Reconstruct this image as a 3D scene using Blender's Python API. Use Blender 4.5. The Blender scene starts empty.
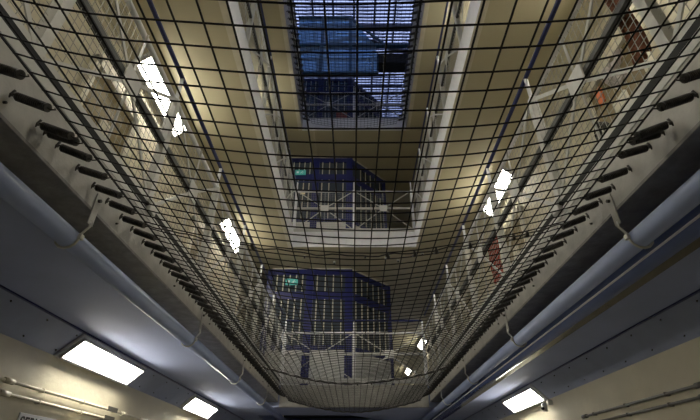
import bpy, bmesh, math, random
from mathutils import Vector, Matrix
random.seed(7)
C = bpy.context.scene.collection
CZ = 1.55            # eye height; heights below are written relative to the eye and lifted by this
PI = math.pi

# ------------------------------------------------------------------ materials
def mat(name, col, rough=0.6, metal=0.0, var=0.12, scale=6.0, bump=0.0, col2=None, emit=None, estr=0, spec=0.5, bscale=None):
    m = bpy.data.materials.new(name); m.use_nodes = True
    nt = m.node_tree; n = nt.nodes; b = n['Principled BSDF']
    tc = n.new('ShaderNodeTexCoord')
    no = n.new('ShaderNodeTexNoise'); no.inputs['Scale'].default_value = scale; no.inputs['Detail'].default_value = 6
    nt.links.new(tc.outputs['Object'], no.inputs['Vector'])
    rp = n.new('ShaderNodeValToRGB')
    c2 = col2 or tuple(c*(1-var) for c in col)
    rp.color_ramp.elements[0].position = .35; rp.color_ramp.elements[1].position = .68
    rp.color_ramp.elements[0].color = (*c2, 1); rp.color_ramp.elements[1].color = (*col, 1)
    nt.links.new(no.outputs['Fac'], rp.inputs['Fac'])
    nt.links.new(rp.outputs['Color'], b.inputs['Base Color'])
    b.inputs['Roughness'].default_value = rough; b.inputs['Metallic'].default_value = metal
    b.inputs['Specular IOR Level'].default_value = spec
    if bump:
        n2 = n.new('ShaderNodeTexNoise'); n2.inputs['Scale'].default_value = bscale or scale*3; n2.inputs['Detail'].default_value = 4
        nt.links.new(tc.outputs['Object'], n2.inputs['Vector'])
        bp = n.new('ShaderNodeBump'); bp.inputs['Strength'].default_value = bump; bp.inputs['Distance'].default_value = .02
        nt.links.new(n2.outputs['Fac'], bp.inputs['Height']); nt.links.new(bp.outputs['Normal'], b.inputs['Normal'])
    if emit:
        b.inputs['Emission Color'].default_value = (*emit, 1); b.inputs['Emission Strength'].default_value = estr
    return m

M = {}
M['cream']   = mat('cream_wall_paint', (.62,.57,.43), .55, bump=.25, var=.10, scale=3)
M['beige']   = mat('beige_soffit_paint', (.55,.50,.34), .5, bump=.12, var=.07, scale=2)
M['blueg']   = mat('blue_grey_soffit_paint', (.35,.40,.60), .78, bump=.10, var=.10, scale=2, spec=.3)
M['cove']    = mat('blue_grey_cove_panel', (.32,.36,.49), .55, bump=.08, var=.12, scale=4)
M['fascia']  = mat('grey_steel_fascia_paint', (.46,.45,.42), .5, bump=.2, var=.2, scale=9)
M['white']   = mat('white_steel_paint', (.86,.87,.90), .4, bump=.08, var=.08, scale=10)
M['flange']  = mat('worn_dark_flange_paint', (.27,.26,.25), .45, bump=.2, var=.35, scale=12)
M['rail']    = mat('pale_grey_rail_paint', (.60,.60,.57), .4, var=.12, scale=14)
M['shaderail']= mat('rail_paint_with_shade', (.020,.021,.020), .6, var=.2, scale=14, spec=.2)  # shade on the rail underside painted into the colour
M['midrail'] = mat('middle_rail_paint_with_shade', (.075,.078,.075), .5, var=.2, scale=14)  # middle rail darkened in colour for the shade beneath it
M['bluerail']= mat('dark_blue_handrail_paint', (.018,.027,.13), .35, var=.2, scale=14)
M['plate']   = mat('brace_plate_paint', (.70,.70,.68), .45, var=.1, scale=20)
M['mesh']    = mat('mesh_wire_paint', (.40,.40,.36), .45, var=.15, scale=30)
M['net']     = mat('black_net_wire', (.012,.012,.012), .6, var=.4, scale=40, spec=.25)
M['spring']  = mat('oily_black_spring_steel', (.085,.080,.073), .36, metal=.6, var=.5, scale=40)
M['pipe']    = mat('blue_white_gloss_pipe_paint', (.46,.55,.84), .26, var=.08, scale=5)
M['conduit'] = mat('cream_conduit_paint', (.60,.55,.42), .4, var=.1, scale=12)
M['dkcond']  = mat('dark_conduit_steel', (.10,.09,.075), .45, var=.2, scale=12)
M['floor']   = mat('grey_floor_lino', (.20,.20,.20), .35, var=.2, scale=3)
M['lfloor']  = mat('landing_floor_top', (.30,.29,.26), .5, var=.2, scale=3)
M['door']    = mat('olive_brown_cell_door', (.26,.20,.10), .4, var=.2, scale=5)
M['doorfr']  = mat('door_frame_cream', (.70,.66,.54), .4, var=.1, scale=8)
M['blue']    = mat('royal_blue_screen_paint', (.013,.020,.150), .35, var=.25, scale=6)
M['teal']    = mat('teal_blue_steel_paint', (.02,.10,.19), .4, var=.25, scale=6)
M['bar']     = mat('cream_glazing_bar_paint', (.58,.56,.46), .4, var=.12, scale=12)
M['dado']    = mat('white_dado_panel', (.66,.66,.64), .45, var=.1, scale=5)
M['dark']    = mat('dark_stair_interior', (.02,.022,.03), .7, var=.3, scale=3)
M['black']   = mat('black_rubber', (.02,.02,.02), .5, var=.3, scale=20)
M['brown']   = mat('rust_brown_towel_cloth', (.23,.09,.05), .95, bump=.6, var=.35, scale=25)
M['whitecl'] = mat('white_bag_plastic', (.75,.68,.66), .6, bump=.4, var=.15, scale=30)
M['red']     = mat('red_cloth', (.45,.05,.03), .9, bump=.5, var=.3, scale=25)
M['orange']  = mat('orange_plastic_tag', (.80,.17,.03), .5, var=.1, scale=20)
M['sign']    = mat('white_sign_plastic', (.70,.71,.72), .4, var=.05, scale=10)
M['ink']     = mat('black_sign_ink', (.02,.02,.02), .5, var=.1, scale=10)
M['signred'] = mat('red_notice_board', (.42,.09,.06), .5, var=.1, scale=10)
M['glow_teal'] = mat('lit_exit_sign_teal', (.10,.45,.42), .4, emit=(.12,.62,.55), estr=.05, var=.05)
M['glow_cream'] = mat('lit_notice_cream', (.8,.72,.5), .4, emit=(1,.85,.5), estr=.10, var=.05)
M['lamp']    = mat('lit_lamp_diffuser', (.9,.9,.88), .5, emit=(1.0,.95,.82), estr=9.5, var=.02)
M['lampfr']  = mat('lamp_frame_white', (.66,.66,.66), .4, var=.1)
M['skyframe']= mat('grey_blue_rooflight_steel', (.10,.12,.20), .45, var=.2, scale=8)
def glass(name, col, rough, alpha_mix):
    m = bpy.data.materials.new(name); m.use_nodes = True
    nt = m.node_tree; n = nt.nodes; n.clear()
    out = n.new('ShaderNodeOutputMaterial'); mx = n.new('ShaderNodeMixShader')
    tr = n.new('ShaderNodeBsdfTransparent'); gl = n.new('ShaderNodeBsdfPrincipled')
    tr.inputs['Color'].default_value = (*col, 1)
    gl.inputs['Base Color'].default_value = (*[c*.8 for c in col], 1); gl.inputs['Roughness'].default_value = rough
    no = n.new('ShaderNodeTexNoise'); no.inputs['Scale'].default_value = 3
    mr = n.new('ShaderNodeMapRange'); mr.inputs['To Min'].default_value = alpha_mix*.85; mr.inputs['To Max'].default_value = alpha_mix*1.15
    nt.links.new(no.outputs['Fac'], mr.inputs['Value']); nt.links.new(mr.outputs['Result'], mx.inputs['Fac'])
    nt.links.new(tr.outputs[0], mx.inputs[1]); nt.links.new(gl.outputs[0], mx.inputs[2]); nt.links.new(mx.outputs[0], out.inputs['Surface'])
    return m
M['glass']  = glass('rooflight_glass', (.80,.86,.97), .1, .12)
M['dglass'] = glass('dark_screen_glass', (.25,.3,.38), .08, .35)
M['bluepoly'] = glass('blue_translucent_panel', (.50,.74,.95), .5, .45)

# ------------------------------------------------------------------ mesh helpers
class MB:
    def __init__(s): s.v = []; s.f = []; s.sm = []
    def box(s, x0, x1, y0, y1, z0, z1):
        if x0 > x1: x0, x1 = x1, x0
        if y0 > y1: y0, y1 = y1, y0
        b = len(s.v)
        s.v += [(x,y,z) for z in (z0,z1) for y in (y0,y1) for x in (x0,x1)]
        for q in ((0,2,3,1),(4,5,7,6),(0,1,5,4),(2,6,7,3),(0,4,6,2),(1,3,7,5)): s.f.append([b+i for i in q]); s.sm.append(False)
        return s
    def tube(s, pts, r, n=8, cap=True, flat=False):
        pts = [Vector(p) for p in pts]; b = len(s.v); ref = None
        for i, p in enumerate(pts):
            d = (pts[min(i+1,len(pts)-1)] - pts[max(i-1,0)]).normalized()
            if ref is None:
                a = Vector((0,0,1)) if abs(d.z) < .9 else Vector((1,0,0))
                u = d.cross(a).normalized()
            else:
                u = (ref - d*ref.dot(d)).normalized()
            ref = u; w = d.cross(u)
            rr = r[i] if isinstance(r, (list,tuple)) else r
            for k in range(n):
                t = 2*PI*(k+.5)/n
                s.v.append(tuple(p + u*math.cos(t)*rr + w*math.sin(t)*rr))
        for i in range(len(pts)-1):
            for k in range(n):
                s.f.append([b+i*n+k, b+i*n+(k+1)%n, b+(i+1)*n+(k+1)%n, b+(i+1)*n+k]); s.sm.append(not flat)
        if cap:
            s.f.append([b+k for k in range(n)][::-1]); s.sm.append(False)
            s.f.append([b+(len(pts)-1)*n+k for k in range(n)]); s.sm.append(False)
        return s
    def bar(s, p, q, w, t):     # flat bar from p to q (w x t square-ish tube)
        p, q = Vector(p), Vector(q); d = (q-p).normalized()
        a = Vector((0,0,1)) if abs(d.z) < .9 else Vector((0,1,0))
        u = d.cross(a).normalized(); n = d.cross(u)
        b = len(s.v)
        for c in (p, q):
            for (i, j) in ((-1,-1),(1,-1),(1,1),(-1,1)): s.v.append(tuple(c + u*i*w/2 + n*j*t/2))
        for k in range(4): s.f.append([b+k, b+(k+1)%4, b+4+(k+1)%4, b+4+k]); s.sm.append(False)
        s.f.append([b,b+3,b+2,b+1]); s.f.append([b+4,b+5,b+6,b+7]); s.sm += [False, False]
        return s
    def prism(s, poly, z0, z1):     # vertical prism from an (x, y) outline, CCW
        b = len(s.v); n = len(poly)
        s.v += [(x,y,z0) for x,y in poly] + [(x,y,z1) for x,y in poly]
        s.f.append([b+i for i in range(n)][::-1]); s.f.append([b+n+i for i in range(n)]); s.sm += [False, False]
        for i in range(n): s.f.append([b+i, b+(i+1)%n, b+n+(i+1)%n, b+n+i]); s.sm.append(False)
        return s
    def quadprism(s, prof, y0, y1):     # (x, z) outline extruded along y
        b = len(s.v); n = len(prof)
        s.v += [(x,y0,z) for x,z in prof] + [(x,y1,z) for x,z in prof]
        s.f.append([b+i for i in range(n)]); s.f.append([b+n+i for i in range(n)][::-1]); s.sm += [False, False]
        for i in range(n): s.f.append([b+i, b+n+i, b+n+(i+1)%n, b+(i+1)%n]); s.sm.append(False)
        return s
    def mesh(s, name):
        me = bpy.data.meshes.new(name); me.from_pydata(s.v, [], s.f); me.update()
        me.polygons.foreach_set('use_smooth', s.sm)
        bm = bmesh.new(); bm.from_mesh(me); bmesh.ops.recalc_face_normals(bm, faces=bm.faces); bm.to_mesh(me); bm.free()
        return me
    def build(s, name, m, parent=None, bevel=0):
        me = s.mesh(name); me.materials.append(m)
        o = bpy.data.objects.new(name, me); C.objects.link(o)
        if parent: o.parent = parent
        if bevel:
            bv = o.modifiers.new('bevel', 'BEVEL'); bv.width = bevel; bv.segments = 2; bv.limit_method = 'ANGLE'
        return o

def tag(o, label=None, cat=None, group=None, kind=None):
    if label: o['label'] = label
    if cat: o['category'] = cat
    if group: o['group'] = group
    if kind: o['kind'] = kind
    return o
def lift(o, dz=CZ): o.location.z += dz; return o
def struct(name, mb, m, bevel=0): return lift(tag(mb.build(name, m, None, bevel), kind='structure'))
def thing(name, label, cat, loc=(0,0,0), group=None, rot=None):
    o = bpy.data.objects.new(name, None); C.objects.link(o); o.empty_display_size = .1
    o.location = (loc[0], loc[1], loc[2]+CZ)
    if rot: o.rotation_euler = rot
    return tag(o, label, cat, group)
def copy_tree(o, parent=None):
    c = o.copy(); C.objects.link(c)
    if parent: c.parent = parent
    for ch in list(o.children): copy_tree(ch, c)
    return c

# ------------------------------------------------------------------ dimensions (relative to the eye)
W  = 1.35      # half width of the void
WW = 2.55      # half distance between the cell walls
YB = 8.30      # front edge of the end bridges
YK = 9.45      # back edge of the bridges
Y0, Y1 = -2.2, 22.0
LV = [(1.09, 1.45), (4.24, 4.60), (7.56, 7.92)]     # underside, walking surface of landings 1..3
SOF = ['blueg', 'beige', 'beige']
# ------------------------------------------------------------------ setting
struct('floor', MB().box(-WW-.2, WW+.2, Y0, Y1, -CZ-.12, -CZ), M['floor'])
for side, s in (('left', -1), ('right', 1)):
    struct('wall_'+side, MB().box(s*WW, s*(WW+.25), Y0, Y1, -CZ, 11.6), M['cream'])
struct('wall_back', MB().box(-WW-.25, WW+.25, Y0-.25, Y0, -CZ, 11.6), M['cream'])
struct('wall_front', MB().box(-WW-.25, WW+.25, Y1, Y1+.25, -CZ, 8.2), M['cream'])
bay = [(-1.9, YK), (-.10, YK), (.88, YK+1.05), (.88, 13.2), (-1.9, 13.2)]
for k, (zu, zt) in enumerate(LV):
    # U-shaped landing: two side decks, the bridge, and the deck behind it round the stair opening
    xs = 1.56 if k == 0 else W
    for s in (-1, 1):
        o = struct('landing_deck', MB().box(s*xs, s*WW, Y0, YB, zu, zt), M[SOF[k]])
    zb = zu
    struct('bridge_deck', MB().box(-WW, WW, YB+.02, YK, zb, zt), M[SOF[k]])
    struct('landing_deck', MB().box(.90, WW, YK, Y1, zu, zt), M[SOF[k]])
    struct('landing_deck', MB().prism([(-.08, YK), (.90, YK), (.90, YK+1.05)], zu, zt), M[SOF[k]])
    struct('landing_deck', MB().box(-WW, -1.92, YK, Y1, zu, zt), M[SOF[k]])
    struct('landing_deck', MB().box(-1.92, .90, 13.2, Y1, zu, zt), M[SOF[k]])
    # walking surface finish
    for s in (-1, 1):
        struct('landing_flooring', MB().box(s*(W+.06), s*WW, Y0, YB, zt, zt+.012), M['lfloor'])
# first landing edge beams: face, dark bottom flange
tn = 1
for s in (-1, 1):
    prof = [(s*W, 1.14), (s*W, 1.45), (s*1.50, 1.45), (s*1.50, 1.17), (s*1.385, 1.17), (s*1.385,1.14)]
    struct('trim_%d' % tn, MB().quadprism([(s*W,1.19),(s*W,1.45),(s*(W+.035),1.45),(s*(W+.035),1.19)], Y0, YB), M['fascia']); tn += 1
    struct('trim_%d' % tn, MB().box(s*(W-.004), s*1.56, Y0, YB, 1.172, 1.1895), M['flange'], .002); tn += 1
    struct('trim_%d' % tn, MB().box(s*(W+.035), s*1.56, Y0, YB, 1.30, 1.44), M['flange']); tn += 1
    # cove panel between soffit and wall on all three levels
    for k, (zu, zt) in enumerate(LV):
        cv = M['cove'] if k == 0 else M['beige']
        struct('trim_%d' % tn, MB().quadprism([(s*2.34, zu), (s*2.36, zu+.0005), (s*WW, zu+.0005), (s*WW, zu-.19)], Y0, Y1), cv); tn += 1
        if k == 0:
            struct('trim_%d' % tn, MB().box(s*2.318, s*2.342, Y0, Y1, zu-.010, zu-.0005), M['bluerail']); tn += 1
for k in (1, 2):
    zu, zt = LV[k]
    for s in (-1, 1):
        struct('trim_%d' % tn, MB().box(s*(W-.03), s*(W-.001), Y0, YB, zu-.01, zt+.02), M['white'] if k == 1 else M['fascia'], .004); tn += 1
        struct('trim_%d' % tn, MB().box(s*(W-.03), s*(W+.06), Y0, YB, zu-.022, zu-.010), M['doorfr'], .002); tn += 1
for k, (zu, zt) in enumerate(LV):
    struct('trim_%d' % tn, MB().box(-W+.031, W-.031, YB-.02, YB+.02, zu-.006, zt+.0), M['fascia'] if k == 0 else M['white'], .004); tn += 1
    if k == 0: continue
    struct('trim_%d' % tn, MB().box(-1.92, -.08, YK-.06, YK-.01, zu-.035, zu-.001), M['doorfr'], .003); tn += 1
    ob = MB(); ob.bar((-.08, YK-.035, zu-.02), (.90, YK+1.015, zu-.02), .045, .035); ob.bar((.915, YK+1.05, zu-.02), (.915, 13.2, zu-.02), .03, .035)
    struct('trim_%d' % tn, ob, M['doorfr']); tn += 1
# ground-floor end screen wall
struct('wall_end', MB().box(-WW, WW, 11.2, 11.3, -CZ, 1.09), M['blue'])
# roof: two glazed slopes on steel frame
ZR, ZE = 12.95, 11.3
for s in (-1, 1):
    struct('ceiling', MB().quadprism([(s*(WW+.25),ZE+.3),(s*(WW+.25),ZE+.45),(s*2.0,ZE+.75),(s*2.0,ZE+.60)], Y0, Y1), M['cream'])
wn = 1
for s in (-1, 1):
    struct('trim_%d' % tn, MB().box(s*2.0, s*2.06, Y0, Y1, ZE+.58, 13.05), M['cream']); tn += 1
g = lift(tag(MB().box(-2.0, 2.0, Y0, Y1, 13.0, 13.02).build('window_%d' % wn, M['glass']), kind='structure')); wn += 1
fr = MB(); y = Y0+.1
while y < Y1: fr.box(-2.0, 2.0, y, y+.040, 12.93, 12.99); y += .125
fr.build('louvre_blades', M['skyframe'], g)
fr = MB()
for x in (-2,-1.33,-.67,0,.67,1.33,2): fr.box(x-.03, x+.03, Y0, Y1, 12.84, 12.93)
fr.build('window_frame', M['skyframe'], g)

# gable window above the third landing at the end of the wing
g = lift(tag(MB().box(-WW, WW, Y1-.02, Y1, 8.2, 11.6).build('window_%d' % wn, M['glass']), kind='structure')); wn += 1
fr = MB()
for i in range(22): x = -WW+.05+i*(2*WW-.1)/21; fr.box(x-.025, x+.025, Y1-.10, Y1-.03, 8.2, 11.6)
for i in range(14): z = 8.25+i*3.3/13; fr.box(-WW, WW, Y1-.14, Y1-.10, z-.025, z+.025)
fr.build('window_frame', M['skyframe'], g)
g = lift(tag(MB().prism([(-WW-.2,Y1),(WW+.2,Y1),(WW+.2,Y1+.02),(-WW-.2,Y1+.02)], 11.6, 13.0).build('window_%d' % wn, M['glass']), kind='structure')); wn += 1

# roof trusses
def truss_mb():
    m = MB()
    m.bar((-2.4,0,ZE+.35),(2.4,0,ZE+.35),.06,.06)
    for s in (-1,1):
        m.bar((s*2.4,0,ZE+.35),(0,0,ZR-.15),.09,.09)
    m.bar((0,0,ZE+.35),(0,0,ZR-.15),.05,.05)
    return m
tr0 = tag(truss_mb().build('roof_truss', M['skyframe']), 'grey steel roof truss under the rooflight, the one seen nearest overhead', 'roof truss', 'steel trusses under the rooflight')
tr0.location = (0, 6.6, CZ)
for y, l in ((9.4, 'grey steel roof truss under the rooflight, just behind the blue panel box'), (13.0, 'grey steel roof truss under the rooflight, farther down the wing')):
    c = tr0.copy(); C.objects.link(c); c.location.y = y; c['label'] = l

# ------------------------------------------------------------------ cell doors
dn = 1
DOORY = {-1: (3.25, 6.3, 9.4), 1: (2.9, 6.0, 9.0)}
for k, (zu, zt) in enumerate(LV):
    for s in (-1, 1):
        for y in DOORY[s]:
            d = MB().box(s*(WW-.045), s*(WW-.004), y-.38, y+.38, zt+.03, zt+2.0).build('door_%d' % dn, M['door'], None, .006)
            lift(tag(d, kind='structure')); dn += 1
            f = MB()
            f.box(s*(WW-.07), s*(WW-.002), y-.46, y-.385, zt+.013, zt+2.08); f.box(s*(WW-.07), s*(WW-.002), y+.385, y+.46, zt+.013, zt+2.08)
            f.box(s*(WW-.07), s*(WW-.002), y-.46, y+.46, zt+2.005, zt+2.08)
            f.build('door_frame', M['doorfr'], d, .004)
            h = MB().box(s*(WW-.075), s*(WW-.046), y-.10, y+.10, zt+1.35, zt+1.60); h.build('observation_hatch', M['doorfr'], d, .004)
            h = MB().tube([(s*(WW-.05), y+.30, zt+.95), (s*(WW-.09), y+.30, zt+.95), (s*(WW-.09), y+.18, zt+.95)], .012, 8); h.build('door_handle', M['spring'], d)

# ------------------------------------------------------------------ safety net
CELL = .0775; CX = .0830; NX = 14
def netz(x, y, base): return base + .145*x*x + .012*math.sin(y*1.3+.4) + .006*math.sin(x*5+y*2.1)
def make_net(name, label, ya, yb, base, r, group=None, m='net', NX=14):
    t = thing(name, label, 'safety net', (.006, 0, base), group)
    j0 = math.ceil((ya-1.205)/CELL); j1 = math.floor((yb-1.205)/CELL)
    ys = [1.205+CELL*j for j in range(j0, j1+1)]
    cm = MB(); rng = random.Random(3)
    for y in ys:
        o = rng.uniform(-.004, .004)
        pts = [(i*CX, y+o+.004*math.sin(i*.7+y*3), netz(i*CX, y, 0)) for i in range(-NX, NX+1)]
        cm.tube(pts, r, 5, False)
    cm.build('cross_wires', M[m], t)
    lm = MB()
    for i in range(-NX, NX+1):
        x = i*CX
        lm.tube([(x+.003*math.sin(y*2+i), y, netz(x, y, 0)) for y in ys], r, 5, False)
    lm.build('lengthwise_wires', M[m], t)
    return t, ys
net, nys = make_net('safety_net', 'black square wire safety net sagging across the lowest opening overhead', .3, 8.24, 1.02, .0033)
net3, nys3 = make_net('safety_net', 'black wire safety net high up across the topmost opening below the rooflight', 3.2, 8.24, 7.53, .0034, NX=13)
# seam ropes lying in the net: thick laced joins
def seam(yc, r, parent, base, knots):
    m = MB(); rng = random.Random(int(yc*10))
    pts = [(x*CX/2, yc+.01*math.sin(x*.9), netz(x*CX/2, yc, 0)-.006+.004*math.sin(x*1.7)) for x in range(-2*NX, 2*NX+1)]
    m.tube(pts, r, 6); m.build('seam_cable', M['spring'], parent)
    for q in range(knots):
        x = rng.uniform(-1.15, 1.15)
        k = MB().tube([(x, yc-.02, netz(x,yc,0)-.004), (x+.008, yc, netz(x,yc,0)-.020), (x-.004, yc+.03, netz(x,yc,0)-.012)], [.006,.011,.005], 6)
        k.build('clip', M['spring'], parent)
seam(2.08, .0042, net, 1.02, 9); seam(5.75, .010, net, 1.02, 5); seam(8.22, .011, net, 1.02, 0)
for s in (-1, 1):       # edge cables
    MB().tube([(s*(NX*CX), y, netz(NX*CX, y, 0)+.002) for y in nys], .0042, 6).build('edge_cable', M['net'], net)

# ------------------------------------------------------------------ springs
A = Vector((-W, 0, 1.287)); B = Vector((-NX*CX, 0, 1.02+.145*(NX*CX)**2))
dv = (B-A); L = dv.length; ang = math.atan2(-dv.z, dv.x)
def make_spring():
    t = thing('tension_spring', 'x', 'spring', (0,0,0))
    m = MB(); p = []; turns = 16; r = .0150; xs, xe = .026, L-.034
    n = turns*9
    for i in range(n+1):
        a = 2*PI*i/9; x = xs+(xe-xs)*i/n
        p.append((x, r*math.cos(a), r*math.sin(a)))
    m.tube(p, .0042, 5); m.tube([(xs,0,0),(xe,0,0)], r*.93, 10)
    m.build('coil', M['spring'], t)
    h = MB().tube([(.002,0,.004),(.012,0,.009),(.024,0,.002),(.030,0,0)], .003, 6).build('anchor_hook', M['spring'], t)
    h = MB(); h.tube([(xe-.004,0,0),(xe+.004,0,0)], .0185, 12); h.tube([(xe,0,0),(L-.012,0,-.003),(L+.003,0,.004),(L-.006,0,.010)], .003, 6)
    h.build('net_hook', M['spring'], t)
    b = MB(); b.tube([(-.002,0,-.024),(-.002,0,.024)], .0058, 8); b.tube([(-.010,0,0),(.006,0,0)], .007, 8)
    b.build('anchor_bolt', M['spring'], t)
    return t
sp0 = make_spring(); first = True
ordn = ['nearest', 'second', 'third', 'fourth', 'fifth', 'sixth', 'seventh', 'eighth', 'ninth', 'tenth', 'eleventh', 'twelfth']
for s in (-1, 1):
    sd = 'left' if s < 0 else 'right'; k = 0; ys = []
    y = 1.217-.155
    while y < 8.15: ys.append(y+random.uniform(-.012,.012)); y += .155
    ys.append(1.217+.155+.056)     # the doubled pair
    ys.sort()
    for i, y in enumerate(ys):
        o = sp0 if first else copy_tree(sp0); first = False
        o.location = (s*W*.998, y, A.z+CZ)
        o.rotation_euler = (0, ang, 0) if s < 0 else (0, ang, PI)
        o.rotation_euler.z += random.uniform(-.10,.10)
        if i < 12:
            o['label'] = 'black coil spring on the %s net edge, %s from the top' % (sd, ordn[i] if i else 'first')
            o['group'] = 'springs along the %s edge of the net' % sd
        else:
            o['label'] = 'small distant black spring in the dense row down the %s edge of the lowest net' % sd
            o['group'] = 'distant springs along the %s edge of the net' % sd
sp3 = None
for s in (-1, 1):
    sd = 'left' if s < 0 else 'right'
    y = 3.3
    while y < 8.2:
        o = copy_tree(sp0); o.location = (s*(W-.035), y, 7.79+CZ); o.rotation_euler = (0, ang*1.0, 0) if s < 0 else (0, ang*1.0, PI)
        o.scale = (1.17, 1.45, 1.45)
        o['label'] = 'black spring in the ladder-like row on the %s side of the topmost net' % sd
        o['group'] = 'springs along the %s side of the topmost net' % sd
        y += .1550

# ------------------------------------------------------------------ railings
# a railing runs along local X from 0 to L, with its outer face towards local -Y
def rail_bay_mesh(Lb, h0, h1, cell, r):
    m = MB(); n = int(round(Lb/cell)); k = int(round((h1-h0)/cell))
    for i in range(1, n): x = Lb*i/n; m.tube([(x,0,h0),(x,0,h1)], r, 4, False, True)
    for i in range(1, k): z = h0+(h1-h0)*i/k; m.tube([(0,.004,z),(Lb,.004,z)], r, 4, False, True)
    return m
def make_railing(label, origin, rot, bays, Lb, zt, side, end_posts=(True, True), wire=.0016, hf=1.0):
    t = thing('railing', label, 'railing', (origin[0], origin[1], zt), 'landing railings', (0,0,rot))
    LT = Lb*bays
    hb, hm, ht, hh = .075, .59*hf, 1.00*hf, 1.25*hf      # heights above walking surface
    dk = M['shaderail'] if side else M['rail']  # side bottom rails get the colour with painted shade
    MB().box(0, LT, -.036, .026, hb-.026, hb+.022).build('bottom_rail', dk, t, .004)
    if side: MB().box(0, LT, -.040, -.030, .0, hb-.027).build('toe_plate', M['rail'], t)
    MB().box(0, LT, -.032, -.024, hb+.023, hb+.056).build('kick_strip', M['rail'], t)
    MB().box(0, LT, -.022, .022, hm-.022, hm+.022).build('middle_rail', M['midrail'] if side else dk, t, .004)
    MB().tube([(0,0,ht),(LT,0,ht)], .021, 12).build('top_rail', M['white'], t)
    MB().tube([(0,0,hh),(LT,0,hh)], .018 if side else .020, 12).build('handrail', M['bluerail'], t)
    # mesh, brace geometry shared
    m1 = rail_bay_mesh(Lb, hb+.02, ht-.02, .05, wire).mesh('mesh_panel'); m1.materials.append(M['mesh'] if (zt < 2 or not side) else M['rail'])
    bc = MB(); cx = Lb/2
    for (x, z) in ((.03, hb+.03), (Lb-.03, hb+.03), (.03, ht-.02), (Lb-.03, ht-.02)):
        bc.bar((cx, -.030, hm-.02), (x, -.030, z), .008, .026 if side else .020)
    if side: pass
    bc.bar((cx, -.026, hb), (cx, -.026, ht), .006, .014)
    b1 = bc.mesh('cross_brace'); b1.materials.append(M['rail'])
    p1 = MB().box(cx-.085, cx+.085, -.042, -.034, hm-.095, hm+.065).mesh('brace_plate'); p1.materials.append(M['plate'])
    po = MB(); po.box(-.028, .028, -.028, .028, -.20 if side else 0.0, ht+.0); po1 = po.mesh('post'); po1.materials.append(M['white'] if not side else M['rail'])
    sb = MB(); sb.tube([(0,0,ht), (0,0,hh-.01)], .015, 8); sb.box(-.03, .03, -.02, .02, ht-.03, ht+.035); sb1 = sb.mesh('handrail_stub'); sb1.materials.append(M['white'])
    for i in range(bays):
        for nm, me in (('mesh_panel', m1), ('cross_brace', b1), ('brace_plate', p1)):
            o = bpy.data.objects.new(nm, me); C.objects.link(o); o.parent = t; o.location = (i*Lb, 0, 0)
    for i in range(bays+1):
        if (i == 0 and not end_posts[0]) or (i == bays and not end_posts[1]): continue
        o = bpy.data.objects.new('post', po1); C.objects.link(o); o.parent = t; o.location = (i*Lb, .0 if not side else .0, 0)
        q = bpy.data.objects.new('handrail_stub', sb1); C.objects.link(q); q.parent = t; q.location = (i*Lb, 0, 0)
    return t
lvn = ['first', 'second', 'third']
XR = W+.035
for k, (zu, zt) in enumerate(LV):
    w = .0018 if k == 0 else .0024; hs = (1.045,1.12,1.08)[k]; hbr = (.97,1.13,1.08)[k]
    ya = .05; nb = 7; Lb = (8.33-ya)/nb
    # left: runs along +Y, outer face towards +X -> rotate so local +X = +Y, local -Y = +X
    make_railing('long pale railing with wire mesh on the left edge of the %s landing' % lvn[k], (-XR, ya, 0), PI/2, nb, Lb, zt, True, (True, False), w, hs)
    # right: local +X = -Y, local -Y = -X
    make_railing('long pale railing with wire mesh on the right edge of the %s landing' % lvn[k], (XR, ya+nb*Lb, 0), -PI/2, nb, Lb, zt, True, (False, True), w, hs)
    make_railing(['pale mesh railing with cross braces on the lowest end bridge, behind the net',
                  'bright white mesh railing with two cross braces on the middle end bridge',
                  'dim mesh railing with two cross braces on the top end bridge under the rooflight'][k], (-XR+.05, 8.40, 0), 0, 2, (2*XR-.10)/2, zt, False, (True, True), .0015, hbr)

# ------------------------------------------------------------------ ceiling lights (45 degree cove)
def make_lamp():
    t = thing('ceiling_light', 'x', 'ceiling light', (0,0,0))
    LL = 1.27
    f = MB()
    f.box(-.138,.138,-LL/2-.02,LL/2+.02,-.004,.022)
    f.build('lamp_housing', M['lampfr'], t, .004)
    MB().box(-.100,.100,-LL/2+.019,LL/2-.019,-.011,-.0045).build('diffuser', M['lamp'], t)
    fr = MB(); fr.box(-.118,-.101,-LL/2,LL/2,-.032,-.0045); fr.box(.101,.118,-LL/2,LL/2,-.032,-.0045); fr.box(-.118,.118,-LL/2,-LL/2+.017,-.028,-.0045); fr.box(-.118,.118,LL/2-.017,LL/2,-.028,-.0045)
    fr.build('lamp_frame', M['lampfr'], t)
    return t
lamp0 = make_lamp(); firstl = True
LY = {-1: [.6, 4.40, 7.75, 11.5, 16.0], 1: [2.9+.0, 7.0, 12.0, 16.5, 20.5]}
LY0 = {-1: [.6, 4.40, 7.75], 1: [7.0]}
def lamp(s, y, zu, label, grp):
    global firstl
    o = lamp0 if firstl else copy_tree(lamp0); firstl = False
    a = math.atan2(.19, .21)
    o.location = (s*(2.445-.018), y, zu-.095-.018+CZ)
    o.rotation_euler = (0, s*a, 0)
    o['label'] = label; o['group'] = grp
    return o
g0 = 'strip lights under the first landing'
lamp(-1, 4.42, 1.09, 'large bright rectangular strip light at lower left, above the cream wall', g0)
lamp(-1, 7.5, 1.09, 'smaller bright strip light farther along the left wall near the photo bottom', g0)
lamp( 1, 6.75, 1.09, 'bright rectangular strip light at lower right beside the small camera', g0)
g1 = 'strip lights under the second landing'
lamp(-1, 3.95, 4.24, 'glaring strip light seen through the upper left railing mesh', g1)
lamp(-1, 7.60, 4.24, 'strip light behind the left railing, farther down towards the end bridge', g1)
lamp( 1, 6.10, 4.24, 'strip light glaring behind the right railing halfway down', g1)
lamp( 1, 15.6, 4.24, 'distant strip light on the right beyond the end bridge, upper of two', g1)
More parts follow.
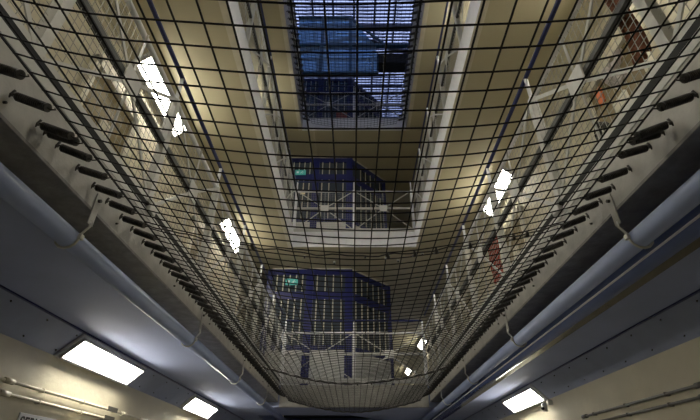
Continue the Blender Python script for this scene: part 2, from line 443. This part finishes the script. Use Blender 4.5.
lamp( 1, 20.2, 4.24, 'distant strip light on the right beyond the end bridge, lower of two', g1)
lamp(-1, .4, 4.24, 'strip light over the left first landing, above the top of the photo', g1)
lamp( 1, 1.9, 4.24, 'strip light over the right first landing, above the top of the photo', g1)
g2 = 'strip lights under the third landing'
lamp(-1, 3.0, 7.56, 'strip light above the left second landing, nearer one', g2)
lamp(-1, 6.9, 7.56, 'strip light above the left second landing, farther one', g2)
lamp( 1, 4.9, 7.56, 'strip light above the right second landing', g2)

# ------------------------------------------------------------------ pipes, brackets
def brackets(s, ys, zp, xp, rp, lab):
    for i, y in enumerate(ys):
        t = thing('pipe_bracket', lab[i], 'pipe bracket', (0, y, 0), 'pipe brackets')
        MB().box(s*(W-.008), s*(W-.002), -.024, .024, 1.10, 1.28).build('fixing_plate', M['fascia'], t, .002)
        MB().tube([(s*(W-.004), 0, 1.245), (s*(W-.022), 0, 1.245)], .010, 6).build('bolt', M['spring'], t)
        pts = [(s*(W-.004), .0, 1.12), (s*(W-.010), .0, 1.09)]
        for a in range(0, 8):
            th = math.radians(165 + a*27)
            pts.append((s*(xp + (rp+.009)*math.cos(th)), 0, zp + (rp+.009)*math.sin(th)))
        MB().tube(pts, .0065, 8).build('hook_rod', M['rail'], t)
        MB().box(s*(xp-rp-.024), s*(xp-rp-.006), -.014, .014, zp-.012, zp+.016).build('hook_nut', M['rail'], t, .003)
XP, ZP, RP = 1.43, 1.030, .050
for s, sd in ((-1, 'left'), (1, 'right')):
    o = tag(MB().tube([(s*XP, Y0+.02, ZP), (s*XP, 11.1, ZP)], RP, 24).build('service_pipe', M['pipe']), 'fat glossy blue-white pipe hung under the %s edge beam' % sd, 'pipe'); lift(o)
    brackets(s, (1.913, 3.775, 5.48, 7.185), ZP, XP, RP, ['hooked pipe bracket on the %s beam, %s' % (sd, q) for q in ('nearest of its row', 'second down the pipe', 'third down the pipe', 'farthest down the pipe')])
o = lift(tag(MB().tube([(1.566, Y0+.02, 1.017), (1.566, 11.1, 1.017)], .071, 24).build('service_pipe', mat('deep_blue_gloss_pipe', (.16,.21,.42), .16, var=.1, scale=5)), 'darker glossy blue pipe outboard of the fat pipe on the right', 'pipe'))
o = lift(tag(MB().tube([(1.500, Y0+.02, .975), (1.500, 11.1, .975)], .006, 8).build('thin_conduit', M['white']), 'thin white conduit running between the two right pipes', 'conduit'))

lift(tag(MB().box(1.655, 1.82, Y0+.02, 11.1, 1.035, 1.089).build('reflection_strip', mat('olive_pipe_reflection', (.12,.11,.085), .14, var=.15, scale=6), None, .012), 'flat added strip beside the right pipes, olive for the warm reflection in the pipe', 'reflection strip'))  # added strip; its olive colour stands for a warm reflection in the pipe
# ------------------------------------------------------------------ ground floor wall services
def conduit(name, label, s, x, z, m, ya, yb, grp):
    t = thing(name, label, 'conduit', (0,0,0), grp)
    MB().tube([(s*x, ya, z), (s*x, yb, z)], .012, 10).build('conduit_run', m, t)
    y = ya+.3
    i = 0
    while y < min(yb, 8):
        b = MB(); b.box(s*(x-.014), s*(WW-.001), y-.010, y+.010, z-.015, z+.015); b.build('saddle', m, t, .002)
        if i % 3 == 1: MB().tube([(s*x, y+.16, z), (s*x, y+.26, z)], .020, 12).build('junction_box', m, t)
        y += .62; i += 1
    return t
conduit('conduit', 'upper cream conduit along the left wall below the strip lights', -1, WW-.03, .615, M['conduit'], -1.5, 10.8, 'cream conduits on the left wall')
conduit('conduit', 'lower cream conduit along the left wall just above the sign', -1, WW-.03, .530, M['conduit'], -1.5, 10.8, 'cream conduits on the left wall')
conduit('conduit', 'upper dark conduit along the right wall', 1, WW-.03, .590, M['dkcond'], -1.5, 5.2, 'dark conduits on the right wall')
conduit('conduit', 'lower dark conduit along the right wall', 1, WW-.03, .512, M['dkcond'], -1.5, 5.0, 'dark conduits on the right wall')
for y, z, l in ((4.92, .622, 'small grey label plate on the upper left conduit'), (4.90, .535, 'small grey label plate on the lower left conduit')):
    lift(tag(MB().box(-WW+.046, -WW+.050, y-.10, y+.10, z-.022, z+.022).build('label_plate', M['dkcond']), l, 'label', 'grey label plates on the left conduits'))
# sign
def text_mesh(body, size, m, parent, loc, rot, name='lettering'):
    cu = bpy.data.curves.new(name, 'FONT'); cu.body = body; cu.size = size; cu.extrude = .001; cu.align_x = 'CENTER'; cu.align_y = 'CENTER'
    cu.offset = size*.02
    tmp = bpy.data.objects.new('tmp', cu); C.objects.link(tmp)
    dg = bpy.context.evaluated_depsgraph_get(); me = bpy.data.meshes.new_from_object(tmp.evaluated_get(dg))
    bpy.data.objects.remove(tmp); me.materials.clear(); me.materials.append(m)
    o = bpy.data.objects.new(name, me); C.objects.link(o); o.parent = parent; o.location = loc; o.rotation_euler = rot
    return o
sg = thing('wall_sign', 'white sign with black capital letters on the left wall at the photo corner', 'sign', (-WW+.02, 3.86, .335))
MB().box(-.018, -.006, -.24, .24, -.12, .105).build('sign_board', M['sign'], sg, .004)
text_mesh('SERVERY', .115, M['ink'], sg, (-.0045, 0, .035), (PI/2, 0, PI/2))
# lit notice to the right of the sign
o = lift(tag(MB().box(-WW+.002, -WW+.09, 4.30, 4.36, .33, .46).build('wall_fitting', M['glow_cream']), 'small glowing cream fitting beside the sign on the left wall', 'light fitting'))
# cctv camera on right wall by lamp
cc = thing('wall_camera', 'small grey camera on a bracket beside the lower right strip light', 'camera', (WW-.11, 6.05, .80))
MB().box(.05, .108, -.025, .025, .02, .075).build('bracket', M['rail'], cc, .004)
MB().tube([(0,0,.04),(0,0,-.06)], .032, 14).build('camera_body', M['rail'], cc)
MB().tube([(-.02,-.01,-.02),(-.042,-.02,-.03)], .018, 12).build('lens', M['black'], cc)

# cove screws
for s, sd in ((-1,'left'),(1,'right')):
    m = MB(); y = 1.2
    while y < 9:
        for (x, z) in ((2.375, 1.052), (2.51, .930)):
            m.tube([(s*x, y, z+.004), (s*(x-.006), y, z-.006)], .006, 6)
        y += .42
    lift(tag(m.build('trim_%d' % tn, M['spring']), kind='structure')); tn += 1
# beam face bolts and small studs
for s, sd in ((-1,'left'),(1,'right')):
    m = MB(); y = 1.15
    while y < 8.1:
        m.tube([(s*(W-.012), y+.05, 1.235), (s*(W+.001), y+.05, 1.235)], .006, 6)
        y += .93
    lift(tag(m.build('trim_%d' % tn, M['spring']), kind='structure')); tn += 1
# ------------------------------------------------------------------ stair screens at the end of the wing
def screen(k, zt, ztop, label, frame, w_up=.95):
    t = thing('stair_screen', label, 'stair screen', (0, 0, zt), 'stair screens behind the end bridges')
    H = ztop-zt-.04
    tr_z = H-.62         # transom between lower lights and top lights
    yf = YK-.03
    segs = []            # (p0, p1, nbars)
    P0 = Vector((-1.95, yf, 0)); P1 = Vector((-1.02, yf, 0)); P2 = Vector((-.12, yf, 0)); P3 = Vector((.86, YK+1.02, 0)); P4 = Vector((.86, 13.1, 0))
    for (a, b, nb) in ((P0, P1, 5), (P1, P2, 4), (P2, P3, 6), (P3, P4, 10)):
        segs.append((a, b, nb))
    for i, p in enumerate((P0, P1, P2, P3, P4)):
        m = MB(); wd = .085 if i in (1,2) else .06
        m.box(p.x-wd, p.x+wd, p.y-.05, p.y+.05, .014 if i != 9 else 0, H); m.build('frame_post', M[frame], t, .006)
    for (a, b, nb) in segs:
        d = (b-a).normalized(); nrm = Vector((d.y, -d.x, 0))
        for (z0, z1, nm) in ((H-.14, H, 'head_rail'), (tr_z-.11, tr_z+.07, 'transom'), (.90, .99, 'dado_rail')):
            m = MB(); m.bar(a+Vector((0,0,(z0+z1)/2)), b+Vector((0,0,(z0+z1)/2)), .08, z1-z0); m.build(nm, M[frame], t)
        m = MB(); m.bar(a+Vector((0,0,.46)), b+Vector((0,0,.46)), .05, .87); m.build('dado_panel', M['dado'], t)
        g = MB(); g.bar(a+Vector((0,0,(.99+H)/2)), b+Vector((0,0,(.99+H)/2)), .010, H-1.0); g.build('screen_glass', M['dglass'], t)
        Ls = (b-a).length
        m = MB()
        for q in range(nb):
            c = a+d*(Ls*(q+1)/(nb+1)) + nrm*.03
            if Ls < 1: c = a+d*(.17+(Ls-.34)*(q+.0)/(nb-1)) + nrm*.03
            for (z0, z1) in ((.99, tr_z-.11), (tr_z+.07, H-.14)):
                m.bar(c+Vector((0,0,z0)), c+Vector((0,0,z1)), .024, .024)
        m.build('glazing_bars', M['bar'], t)
    return t
screen(0, 1.45, 4.24, 'dark navy barred stair screen behind the lowest bridge', 'blue')
screen(1, 4.60, 7.56, 'royal blue barred stair screen behind the middle bridge', 'blue')
screen(2, 7.92, 10.75, 'dim blue stair screen behind the top bridge', 'blue')
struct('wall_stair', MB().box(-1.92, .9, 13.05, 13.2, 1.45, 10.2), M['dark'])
# exit signs and notices
def flat_sign(name, label, x, y, z, w, h, m, grp=None):
    t = thing(name, label, 'sign', (x, y, z), grp)
    MB().box(-w/2, w/2, -.012, .012, -h/2, h/2).build('sign_panel', m, t, .003)
    return t
def running(o):
    m = MB(); m.box(-.10,-.04,-.016,-.013,-.03,.03); m.tube([(.06,-.015,.035),(.06,-.015,.036)], .012, 8); m.bar((.06,-.015,.025),(.03,-.015,-.005),.004,.012); m.bar((.03,-.015,-.005),(.06,-.015,-.04),.004,.01); m.bar((.03,-.015,-.005),(.0,-.015,-.035),.004,.01); m.bar((.05,-.015,.02),(.09,-.015,.0),.004,.008)
    m.build('pictogram', M['white'], o)
running(flat_sign('exit_sign', 'teal exit sign glowing at the top left of the middle blue screen', -1.43, YK-.13, 6.98, .28, .15, M['glow_teal'], 'teal exit signs'))
running(flat_sign('exit_sign', 'teal exit sign at the top left of the lowest navy screen', -1.43, YK-.13, 3.86, .28, .15, M['glow_teal'], 'teal exit signs'))
flat_sign('notice', 'small cream notice on the middle blue screen above the white rail', -1.33, YK-.13, 6.35, .12, .14, M['glow_cream'])
flat_sign('notice', 'small red notice behind the railing of the top bridge', -.36, YK-.13, 9.05, .32, .30, M['signred'])
# ------------------------------------------------------------------ blue panel box above the top bridge
bx = thing('blue_panel_enclosure', 'large blue translucent panelled enclosure below the rooflight', 'enclosure', (0, 8.45, 9.9))
for (x0, x1, z0, z1) in ((-1.72,-.98,0,1.12),(-.93,-.14,0,1.12),(-.07,.66,0,1.12),(-1.72,-.98,1.20,2.5),(-.93,-.14,1.20,2.5),):
    MB().box(x0, x1, -.01, .01, z0, z1).build('panel', M['bluepoly'], bx)
mm = MB(); mm.prism([(-.07,-.01),(.60,-.01),(.60,.01),(-.07,.01)], 1.20, 1.22); 
b = len(mm.v); mm.v += [(-.07,-.01,1.2),(.62,-.01,1.2),(-.07,-.01,2.45),(-.07,.01,1.2),(.62,.01,1.2),(-.07,.01,2.45)]
for q in ([0,1,2],[3,5,4],[0,3,4,1],[1,4,5,2],[0,2,5,3]): mm.f.append([b+i for i in q]); mm.sm.append(False)
mm.build('gusset_panel', M['bluepoly'], bx)
for x in (-.955, -.105):
    MB().box(x-.05, x+.05, -.05, .05, 0, 2.5).build('upright', M['teal'], bx, .004)
MB().box(-2.549, 2.549, -.06, .06, 1.12, 1.21).build('cross_beam', M['teal'], bx, .004)
MB().box(-1.75, -.05, -.05, .05, 2.48, 2.56).build('head_beam', M['teal'], bx, .004)
MB().box(-1.75, .70, -.05, .05, -.08, 0).build('sill_beam', M['teal'], bx, .004)
d = MB(); d.bar((-.08,0,2.45),(.95,0,1.18),.05,.07); d.build('diagonal_strut', M['teal'], bx)
# dark duct to the right of it
dc = thing('duct', 'dark square duct at the upper right of the top opening', 'duct', (1.18, 8.78, 10.45))
MB().box(-.45, 1.369, -.18, .18, .04, .46).build('duct_body', M['dark'], dc, .01)
MB().box(-.50, -.451, -.2, .2, .01, .49).build('duct_flange', M['teal'], dc)
# dark lintel beam across the top opening
lift(tag(MB().box(-1.8, 2.5, 9.0, 9.16, 12.75, 12.95).build('tie_beam', M['skyframe']), 'dark horizontal tie beam across the rooflight above the blue enclosure', 'beam'))

# ------------------------------------------------------------------ small things hanging on the right first-landing railing
def cloth(name, label, cat, m, s, y0, w, ztop, h, x, seed=0, parent=None):
    rng = random.Random(seed); mb = MB(); nx, nz = 10, 18
    for j in range(nz+1):
        for i in range(nx+1):
            u = i/nx-.5; v = j/nz
            sh = 1-.35*math.sin(v*PI)*.6 - .25*v
            y = y0 + u*w*sh + .015*math.sin(v*7+seed)
            xx = x + .018*math.sin(u*16+v*3+seed) + .01*math.sin(v*9)
            mb.v.append((xx, y, ztop-h*v - .012*math.cos(u*9)))
    for j in range(nz):
        for i in range(nx):
            a = j*(nx+1)+i; mb.f.append([a, a+1, a+nx+2, a+nx+1]); mb.sm.append(True)
    o = mb.build(name, m); lift(o)
    so = o.modifiers.new('thickness', 'SOLIDIFY'); so.thickness = .012
    return tag(o, label, cat)
cloth('hanging_towel', 'rust brown towel hanging behind the upper right railing mesh', 'towel', M['brown'], 1, 1.44, .12, 2.40, .60, XR+.07, 1)
cloth('plastic_bag', 'small whitish bag behind the right railing below the brown towel', 'bag', M['whitecl'], 1, 1.62, .16, 1.97, .17, XR+.045, 4)
cloth('hanging_cloth', 'red cloth hanging behind the right railing mesh halfway down', 'cloth', M['red'], 1, 4.05, .35, 2.15, .45, XR+.07, 2)
ot = lift(tag(MB().prism([(XR+.006,1.72),(XR+.016,1.72),(XR+.016,1.775),(XR+.006,1.775)], 1.79, 1.90).build('plastic_tag', M['orange'], None, .004), 'small orange plastic tag on the upper right railing mesh', 'tag'))
cb = MB(); 
for q in range(4):
    cb.tube([(XR+.012+.012*q, 1.86+.045*math.cos(a*PI/8), 1.68+.06*math.sin(a*PI/8)) for a in range(17)], .006, 6)
lift(tag(cb.build('cable_coil', M['spring']), 'dark coil of cable behind the right railing below the orange tag', 'cable'))
# net seam shackles at the railing
for s, sd in ((-1,'left'),(1,'right')):
    t = thing('cable_clamp', 'grey cable clamp on the %s railing where the net seam ends' % sd, 'clamp', (s*(XR-.045), 2.42, 1.525))
    MB().box(-.022,.022,-.045,.045,-.045,.045).build('clamp_body', M['rail'], t, .006)
    MB().tube([(0,-.06,.0),(0,.06,.0)], .012, 8).build('bolt', M['spring'], t)
# surface conduit on the third landing soffit above the middle bridge
cm = MB().tube([(-1.02, 8.36, 7.547),(-1.02, 9.25, 7.547),(-1.3, 9.25, 7.547)], .012, 8)
lift(tag(cm.build('soffit_conduit', M['conduit']), 'thin bent cream conduit on the underside of the top bridge', 'conduit'))
for i, (x, y) in enumerate(((-1.1,8.75),(-.45,9.05),(.25,8.75),(1.0,8.95),(1.5,8.6))):
    t = thing('ceiling_fitting', 'small dark fitting under the middle bridge, %s' % ['leftmost of the row','second from the left','below the right brace plate','second from the right','rightmost of the row'][i], 'fitting', (x, y, 4.24), 'small fittings under the middle bridge')
    MB().tube([(0,0,-.002),(0,0,-.03)], .035, 12).build('base', M['rail'], t); MB().tube([(0,0,-.03),(0,0,-.055)], .02, 10).build('nozzle', M['spring'], t)

# ------------------------------------------------------------------ light and camera
wd = bpy.data.worlds.new('sky'); bpy.context.scene.world = wd; wd.use_nodes = True
nt = wd.node_tree; bg = nt.nodes['Background']
sk = nt.nodes.new('ShaderNodeTexSky'); sk.sky_type = 'HOSEK_WILKIE'; sk.turbidity = 6; sk.sun_direction = Vector((.3,-.9,.5)).normalized()
mx = nt.nodes.new('ShaderNodeMixRGB'); mx.inputs['Fac'].default_value = .7; mx.inputs['Color2'].default_value = (.68,.72,1.0,1)
nt.links.new(sk.outputs[0], mx.inputs['Color1']); nt.links.new(mx.outputs[0], bg.inputs['Color'])
bg.inputs['Strength'].default_value = .6

cam = bpy.data.cameras.new('camera'); co = bpy.data.objects.new('camera', cam); C.objects.link(co)
co.location = (0, 0, CZ); co.rotation_euler = (math.radians(90+31.9), 0, 0)
cam.sensor_width = 36; cam.lens = 434/700*36; cam.shift_x = -4/700; cam.clip_start = .02
bpy.context.scene.camera = co
sc = bpy.context.scene
sc.view_settings.view_transform = 'Standard'; sc.view_settings.look = 'None'; sc.view_settings.gamma = 1
sc.view_settings.exposure = 1.95
